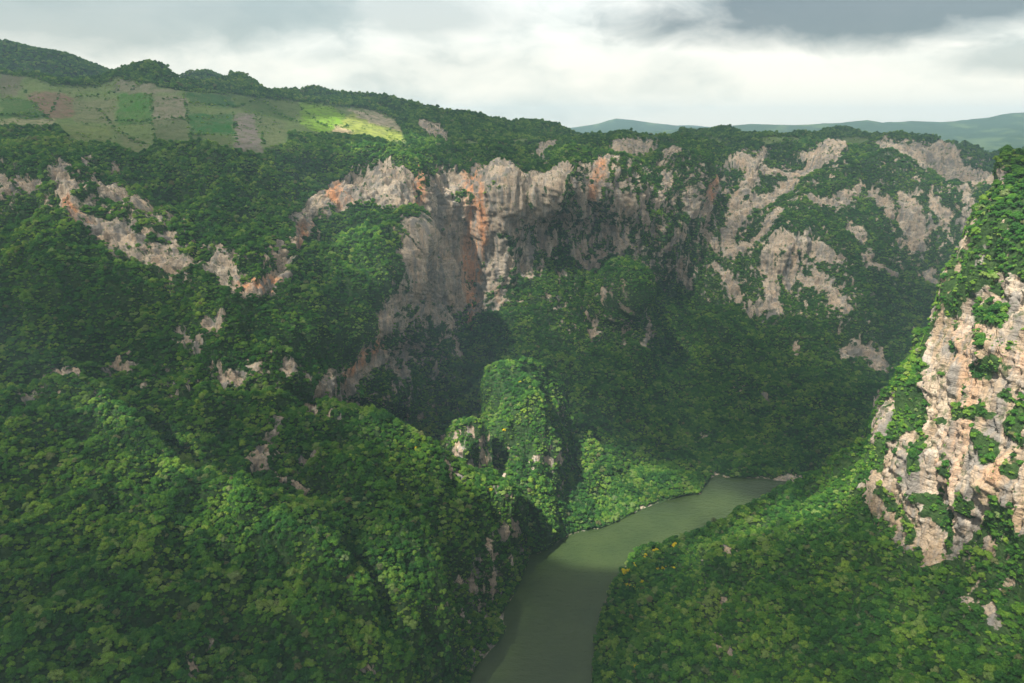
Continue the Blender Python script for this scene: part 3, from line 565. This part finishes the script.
for k, i in enumerate(pick):
    root = bpy.data.objects.new('tree', None); COL.objects.link(root)
    root.location = P[i]; root.rotation_euler = (0, 0, rot[i]); root.scale = (D[i, 0],) * 3
    lab = colour_of(tint[i]).replace('yellow flowering', 'yellow-flowering'); where = place_of(i)
    shape = ['rounded', 'tall domed', 'broad spreading', 'tall narrow', 'bushy', 'flat topped'][var[i]]
    size = 'large ' if D[i, 0] > 1.3 else ('small ' if D[i, 0] < .85 else '')
    tag(root, f'{size}{lab} {shape} tree {where}'.replace('bright yellow green', 'yellowish green').replace('yellowish green', 'yellow-green').replace('pale grey green', 'pale grey-green').replace('brownish green', 'brownish-green'), 'tree', f'{size}{lab} {shape} trees {where}')
    c = link('crown', CROWNS[var[i]], root); c['tint'] = float(tint[i]); CO.append((var[i], c))
    link('trunk', TRUNKS[k % 3], root)

# the rest of the forest: one object, one crown per point
keep = np.ones(n, bool); keep[pick] = False
fm = bpy.data.meshes.new('forest'); Pk = P[keep]; fm.vertices.add(len(Pk)); fm.vertices.foreach_set('co', Pk.astype(np.float32).ravel())
for nm, arr, ty in (('size', D[keep, 0], 'FLOAT'), ('turn', rot[keep], 'FLOAT'), ('tint', tint[keep], 'FLOAT'), ('form', var[keep], 'INT')):
    a = fm.attributes.new(nm, ty, 'POINT'); a.data.foreach_set('value', arr.astype(np.int32 if ty == 'INT' else np.float32))
forest = link('forest', fm); tag(forest, kind='stuff', label='dense green broadleaf forest covering the canyon walls and slopes')
print('TREES', n, 'picked', len(pick))
ng = bpy.data.node_groups.new('forest', 'GeometryNodeTree')
ng.interface.new_socket('Geometry', in_out='INPUT', socket_type='NodeSocketGeometry'); ng.interface.new_socket('Geometry', in_out='OUTPUT', socket_type='NodeSocketGeometry')
t = NT(ng); gi = t.add('NodeGroupInput'); go = t.add('NodeGroupOutput'); join = t.add('GeometryNodeJoinGeometry')
used = {}
for v, c in CO: used.setdefault(v, c)
for v in sorted(used):
    oi = t.add('GeometryNodeObjectInfo', transform_space='ORIGINAL'); oi.inputs['Object'].default_value = used[v]; oi.inputs['As Instance'].default_value = True
    t.l.new(oi.outputs['Geometry'], join.inputs[0])
def named(nm, ty):
    a = t.add('GeometryNodeInputNamedAttribute', data_type=ty); a.inputs[0].default_value = nm; return a.outputs[0]
iop = t.add('GeometryNodeInstanceOnPoints'); iop.inputs['Pick Instance'].default_value = True
t.l.new(gi.outputs[0], iop.inputs['Points']); t.l.new(join.outputs[0], iop.inputs['Instance']); t.l.new(named('form', 'INT'), iop.inputs['Instance Index'])
cx = t.add('ShaderNodeCombineXYZ'); t.l.new(named('turn', 'FLOAT'), cx.inputs[2]); e2r = t.add('FunctionNodeEulerToRotation'); t.l.new(cx.outputs[0], e2r.inputs[0])
t.l.new(e2r.outputs[0], iop.inputs['Rotation']); t.l.new(named('size', 'FLOAT'), iop.inputs['Scale']); t.l.new(iop.outputs[0], go.inputs[0])
md = forest.modifiers.new('forest', 'NODES'); md.node_group = ng

# ------------------------------------------------------------------ broken cloud out of view overhead, gaps and thick parts placed to shape the light
DECKZ = 2700.
THICK = [('W',570,615,150,1),('W',540,670,150,1),('W',770,482,60,1),('near_slope',30,640,170,1),('canyon_wall',800,420,300,1),('canyon_wall',880,300,200,.6),('canyon_wall',640,400,180,.7),('canyon_wall',660,440,150,.8),('canyon_wall',440,400,120,.6),('canyon_wall',740,370,200,.6),('canyon_wall',60,330,150,.7),('middle_spur',480,590,60,1),('middle_spur',400,600,60,.8),('near_slope',300,670,80,.9),('near_slope',120,650,120,.7),('middle_spur',330,470,50,1),('lower_spur',380,600,60,.9),('lower_spur',345,530,40,1),('middle_spur',420,520,60,.7),('canyon_wall',230,440,80,.9),('canyon_wall',280,480,90,.9),('middle_spur',345,500,60,.9),('canyon_wall',180,100,500,.5)]  # denser cloud added sunward of the spots meant to lie in shade
GAPS = [('rocky_knoll',505,372,70,1),('rocky_knoll',545,400,80,1),('rocky_knoll',500,420,80,1),('rocky_knoll',515,378,90,1),('rocky_knoll',520,390,105,1),('rocky_knoll',535,440,100,1),('rocky_knoll',530,490,60,1),('wooded_shore',570,500,75,1),('wooded_shore',610,500,80,1),('wooded_shore',655,482,70,.9),('wooded_shore',560,530,60,1),('rock_pillar',465,445,62,1),
 ('W',600,548,95,1),('W',655,525,105,1),('W',720,508,90,.9),('W',560,560,50,.9),('W',498,672,35,.4),
 ('middle_spur',500,507,42,1),('middle_spur',465,487,32,.9),('middle_spur',440,475,22,.7),('lower_spur',421,552,28,.8),('lower_spur',432,590,30,.7),('middle_spur',455,612,32,.8),('middle_spur',470,640,26,.6),('near_slope',360,628,38,1),('near_slope',328,580,36,1),('near_slope',280,538,38,1),('near_slope',230,505,42,1),('near_slope',170,468,48,1),('near_slope',110,418,55,.85),('near_slope',200,550,70,.35),('near_slope',90,500,80,.3),('middle_spur',470,492,34,.9),('middle_spur',425,465,32,.8),('middle_spur',395,448,32,.7),('middle_spur',360,436,34,.55),('lower_spur',370,500,26,.7),('lower_spur',395,530,28,.85),('lower_spur',412,570,30,.85),('canyon_wall',350,385,60,.6),('canyon_wall',225,372,60,.5),('canyon_wall',45,378,60,.5),('canyon_wall',190,330,70,.35),
 ('right_wall',985,240,80,1),('right_wall',1040,230,110,1),('right_wall',1000,300,90,1),('right_wall',940,330,70,1),('right_wall',900,400,65,1),('right_wall',960,400,85,1),('right_wall',1020,400,90,1),('right_wall',905,450,65,1),('right_wall',950,470,75,1),('right_wall',1010,480,70,1),('right_wall',885,500,45,1),('right_wall',935,520,45,.8),
 ('right_wall',858,478,55,1),('right_wall',838,500,56,1),('right_wall',812,520,50,1),('right_wall',780,515,45,1),('right_wall',740,535,45,.8),('right_wall',690,560,50,.6),('right_wall',900,640,80,.3),('right_wall',1000,650,60,.5),('right_wall',1015,560,34,.9),('right_wall',1008,600,30,.7),('right_wall',1100,420,110,1),
 ('canyon_wall',410,215,120,.55),('canyon_wall',530,210,150,.4),('canyon_wall',240,280,80,.4),('canyon_wall',345,126,150,.85),('canyon_wall',395,140,150,.85),('canyon_wall',370,156,90,1),('canyon_wall',420,163,70,.9),('canyon_wall',365,245,90,.85),('canyon_wall',385,290,80,.75),('canyon_wall',335,200,90,.5),
 ('canyon_wall',580,270,170,.42),('canyon_wall',640,310,150,.35),('canyon_wall',550,330,130,.35),('canyon_wall',690,240,200,.35),('canyon_wall',470,220,190,.55),('canyon_wall',800,200,330,.4),('canyon_wall',800,280,230,.42),('canyon_wall',600,160,240,.45),('canyon_wall',850,160,300,.4),('canyon_wall',950,200,260,.4),('canyon_wall',120,235,200,.38),('canyon_wall',100,110,400,.3),('canyon_wall',250,125,300,.3),('canyon_wall',440,400,120,.4)]
gx = np.arange(-4600, 3400, 28.); gy = np.arange(-2700, 4800, 28.); GX, GY = np.meshgrid(gx, gy)
gapv = np.zeros(GX.shape); nzz = fbm(np.stack([GX, GY, GX * 0], -1), 150, 4, .55)
for nm, x, y, r, s in GAPS:  # each gap is set sunward of a spot meant to be lit
    Yv = float(water_y(y)) if nm == 'W' else float(SHEETS[nm](np.array(float(x)), np.array(float(y))))
    q = world(x, y, Yv); k = (DECKZ - q[2]) / SUN_DIR[2]; qx, qy = q[0] + SUN_DIR[0] * k, q[1] + SUN_DIR[1] * k
    d = np.hypot(GX - qx, GY - qy) / r + nzz * .35
    gapv = np.maximum(gapv, s * smooth(d, 1.25, .65))
edge = smooth(np.minimum(np.minimum(GX - gx[0], gx[-1] - GX), np.minimum(GY - gy[0], gy[-1] - GY)) + 260 * nzz, 60, 500)
thick = np.full(GX.shape, .70)
for nm, x, y, r, s in THICK:
    Yv = float(water_y(y)) if nm == 'W' else float(SHEETS[nm](np.array(float(x)), np.array(float(y))))
    q = world(x, y, Yv); k = (DECKZ - q[2]) / SUN_DIR[2]; d = np.hypot(GX - q[0] - SUN_DIR[0] * k, GY - q[1] - SUN_DIR[1] * k) / r + nzz * .4
    thick = np.maximum(thick, .70 + .30 * s * smooth(d, 1.3, .6))
den = np.clip((1 - gapv) * edge * thick, 0, 1)
mC, t, out = material('cloud')
da = t.add('ShaderNodeAttribute', attribute_name='cover').outputs['Fac']
op = t.remap(da, .0, 1., 0, .84)
tb = t.add('ShaderNodeBsdfTransparent'); tl = t.add('ShaderNodeBsdfTranslucent', ins={'Color': (.86, .88, .90, 1)}); df = t.add('ShaderNodeBsdfDiffuse', ins={'Color': (.8, .82, .84, 1)})
m1 = t.add('ShaderNodeMixShader', ins={0: .32, 1: df.outputs[0], 2: tl.outputs[0]}); m2 = t.add('ShaderNodeMixShader', ins={0: op, 1: tb.outputs[0], 2: m1.outputs[0]})
t.l.new(m2.outputs[0], out.inputs[0])
puff = np.abs(fbm(np.stack([GX, GY, GX * 0 + 50], -1), 320, 4, .5))
zb = DECKZ - 40 * den * (puff + .3); zt = DECKZ + 10 + (60 + 170 * puff) * den
nr, nc = GX.shape; idx = np.arange(nr * nc).reshape(nr, nc)
Q = np.stack([idx[:-1, :-1], idx[1:, :-1], idx[1:, 1:], idx[:-1, 1:]], -1).reshape(-1, 4)
dq = den.ravel()[Q].max(1) > .01
V = np.concatenate([np.stack([GX, GY, zb], -1).reshape(-1, 3), np.stack([GX, GY, zt], -1).reshape(-1, 3)])
Q = np.concatenate([Q[dq], Q[dq][:, ::-1] + nr * nc])
cl = link('shade_cloud_layer', mesh_np('shade_cloud_layer', V, Q, mC, True, {'cover': np.concatenate([den.ravel()] * 2)})); tag(cl, kind='structure')

# ------------------------------------------------------------------ haze
mZ, t, out = material('haze')
pv = t.add('ShaderNodeVolumePrincipled', ins={'Color': (.54, .80, 1.0, 1), 'Density': 6.6e-5, 'Anisotropy': .15})
t.l.new(pv.outputs[0], out.inputs['Volume'])
hx, hy0, hy1, z0, z1 = 15500, -200, 15500, -420, 1240
hb = np.array([(x, y, z) for z in (z0, z1) for y in (hy0, hy1) for x in (-hx, hx)], float)
hz = link('haze', mesh_np('haze', hb, np.array([(0, 2, 3, 1), (4, 5, 7, 6), (0, 1, 5, 4), (2, 6, 7, 3), (0, 4, 6, 2), (1, 3, 7, 5)]), mZ, False)); tag(hz, kind='stuff')

# ------------------------------------------------------------------ sky, sun, camera
w = bpy.data.worlds.new('World'); C.world = w; w.use_nodes = True; w.node_tree.nodes.clear(); t = NT(w.node_tree)
out = t.add('ShaderNodeOutputWorld')
sky = t.add('ShaderNodeTexSky', sky_type='NISHITA', sun_disc=False, sun_elevation=math.asin(SUN_DIR[2]), sun_rotation=math.atan2(SUN_DIR[0], SUN_DIR[1]))
sky.air_density = 1.; sky.dust_density = 2.
bg1 = t.add('ShaderNodeBackground', ins={0: sky.outputs[0], 1: .1})
vec = t.add('ShaderNodeTexCoord').outputs['Generated']
sx = t.add('ShaderNodeSeparateXYZ', ins={0: vec}); el = sx.outputs[2]
zz = t.math('ADD', t.math('MAXIMUM', el, 0.), .17)
cv = t.add('ShaderNodeCombineXYZ', ins={0: t.math('DIVIDE', sx.outputs[0], zz), 1: t.math('DIVIDE', sx.outputs[1], zz), 2: 0.}).outputs[0]
mpv = t.add('ShaderNodeMapping', ins={'Vector': vec, 'Scale': (1., 1., 2.3)}).outputs[0]
warp = t.add('ShaderNodeTexNoise', ins={'Vector': mpv, 'Scale': 5., 'Detail': 3.}).outputs[1]
mpv = t.add('ShaderNodeVectorMath', operation='ADD', ins={0: mpv, 1: t.add('ShaderNodeVectorMath', operation='MULTIPLY', ins={0: warp, 1: (.16, .16, .16)}).outputs[0]}).outputs[0]
na = t.noise(mpv, 3.2, 8, .55); nb_ = t.noise(mpv, 9., 8, .6)
cover = t.math('ADD', na, t.math('MULTIPLY', t.math('SUBTRACT', nb_, .5), .35))
# banks of grey cloud at given bearings
az = t.math('ARCTAN2', sx.outputs[0], sx.outputs[1])
def bank(a0, e0, wa, we):
    a = t.math('DIVIDE', t.math('SUBTRACT', az, R_(a0)), R_(wa)); e = t.math('DIVIDE', t.math('SUBTRACT', el, math.sin(R_(e0))), math.sin(R_(we)))
    d = t.math('ADD', t.math('MULTIPLY', a, a), t.math('MULTIPLY', e, e)); d = t.math('ADD', d, t.math('MULTIPLY', t.math('SUBTRACT', t.noise(mpv, 4.5, 7, .6), .5), 3.0))
    return t.remap(d, 1.5, .35)
b1 = bank(27, 8.6, 18, 2.9); b2 = bank(-30, 8.2, 17, 3.0); b3 = bank(37, 4.6, 6, 1.3); b4 = bank(-8, 8.4, 10, 1.6)
base = t.ramp(cover, [(.35, (.40, .44, .43)), (.47, (.62, .635, .60)), (.57, (.74, .73, .68))])
base = t.mix(t.math('MULTIPLY', b2, .75), base, (.24, .285, .275)); base = t.mix(t.math('MULTIPLY', b4, .6), base, (.28, .33, .32)); base = t.mix(t.math('MULTIPLY', b3, .6), base, (.24, .285, .285)); base = t.mix(t.math('MULTIPLY', b1, .92), base, (.085, .11, .115))
base = t.mix(1., base, (.80, .80, .795), 'MULTIPLY')
base = t.mix(1., base, t.ramp(el, [(.0, (1.02, .92, .80)), (.07, (.90, .86, .80)), (.16, (.80, .80, .79)), (.32, (.42, .435, .44)), (1., (.38, .395, .41))]), 'MULTIPLY')
bg2 = t.add('ShaderNodeBackground', ins={0: base, 1: 1.})
mx = t.add('ShaderNodeMixShader', ins={0: .88, 1: bg1.outputs[0], 2: bg2.outputs[0]})
t.l.new(mx.outputs[0], out.inputs[0])

sd = bpy.data.lights.new('sun', 'SUN'); sd.energy = 5.0; sd.angle = R_(.5); sd.color = (1., .93, .80)
so = bpy.data.objects.new('sun', sd); COL.objects.link(so); so.rotation_euler = Vector(SUN_DIR).to_track_quat('Z', 'Y').to_euler()
cd = bpy.data.cameras.new('camera'); cd.lens = 24.0 * F_ / 682.667; cd.sensor_width = 36; cd.clip_start = 1; cd.clip_end = 60000
co = bpy.data.objects.new('camera', cd); COL.objects.link(co); co.location = (0, 0, CAMZ); co.rotation_euler = (R_(90) - PITCH, 0, 0); C.camera = co

C.render.engine = 'CYCLES'; cy = C.cycles
cy.max_bounces = 5; cy.diffuse_bounces = 2; cy.glossy_bounces = 2; cy.transmission_bounces = 2; cy.volume_bounces = 0; cy.transparent_max_bounces = 8
cy.caustics_reflective = False; cy.caustics_refractive = False; cy.sample_clamp_indirect = 4
cy.use_denoising = True; cy.denoising_prefilter = 'ACCURATE'; cy.denoiser = 'OPENIMAGEDENOISE'; cy.use_adaptive_sampling = False
vs = C.view_settings; vs.view_transform = 'Standard'; vs.look = 'None'; vs.gamma = 1; vs.exposure = 1.45
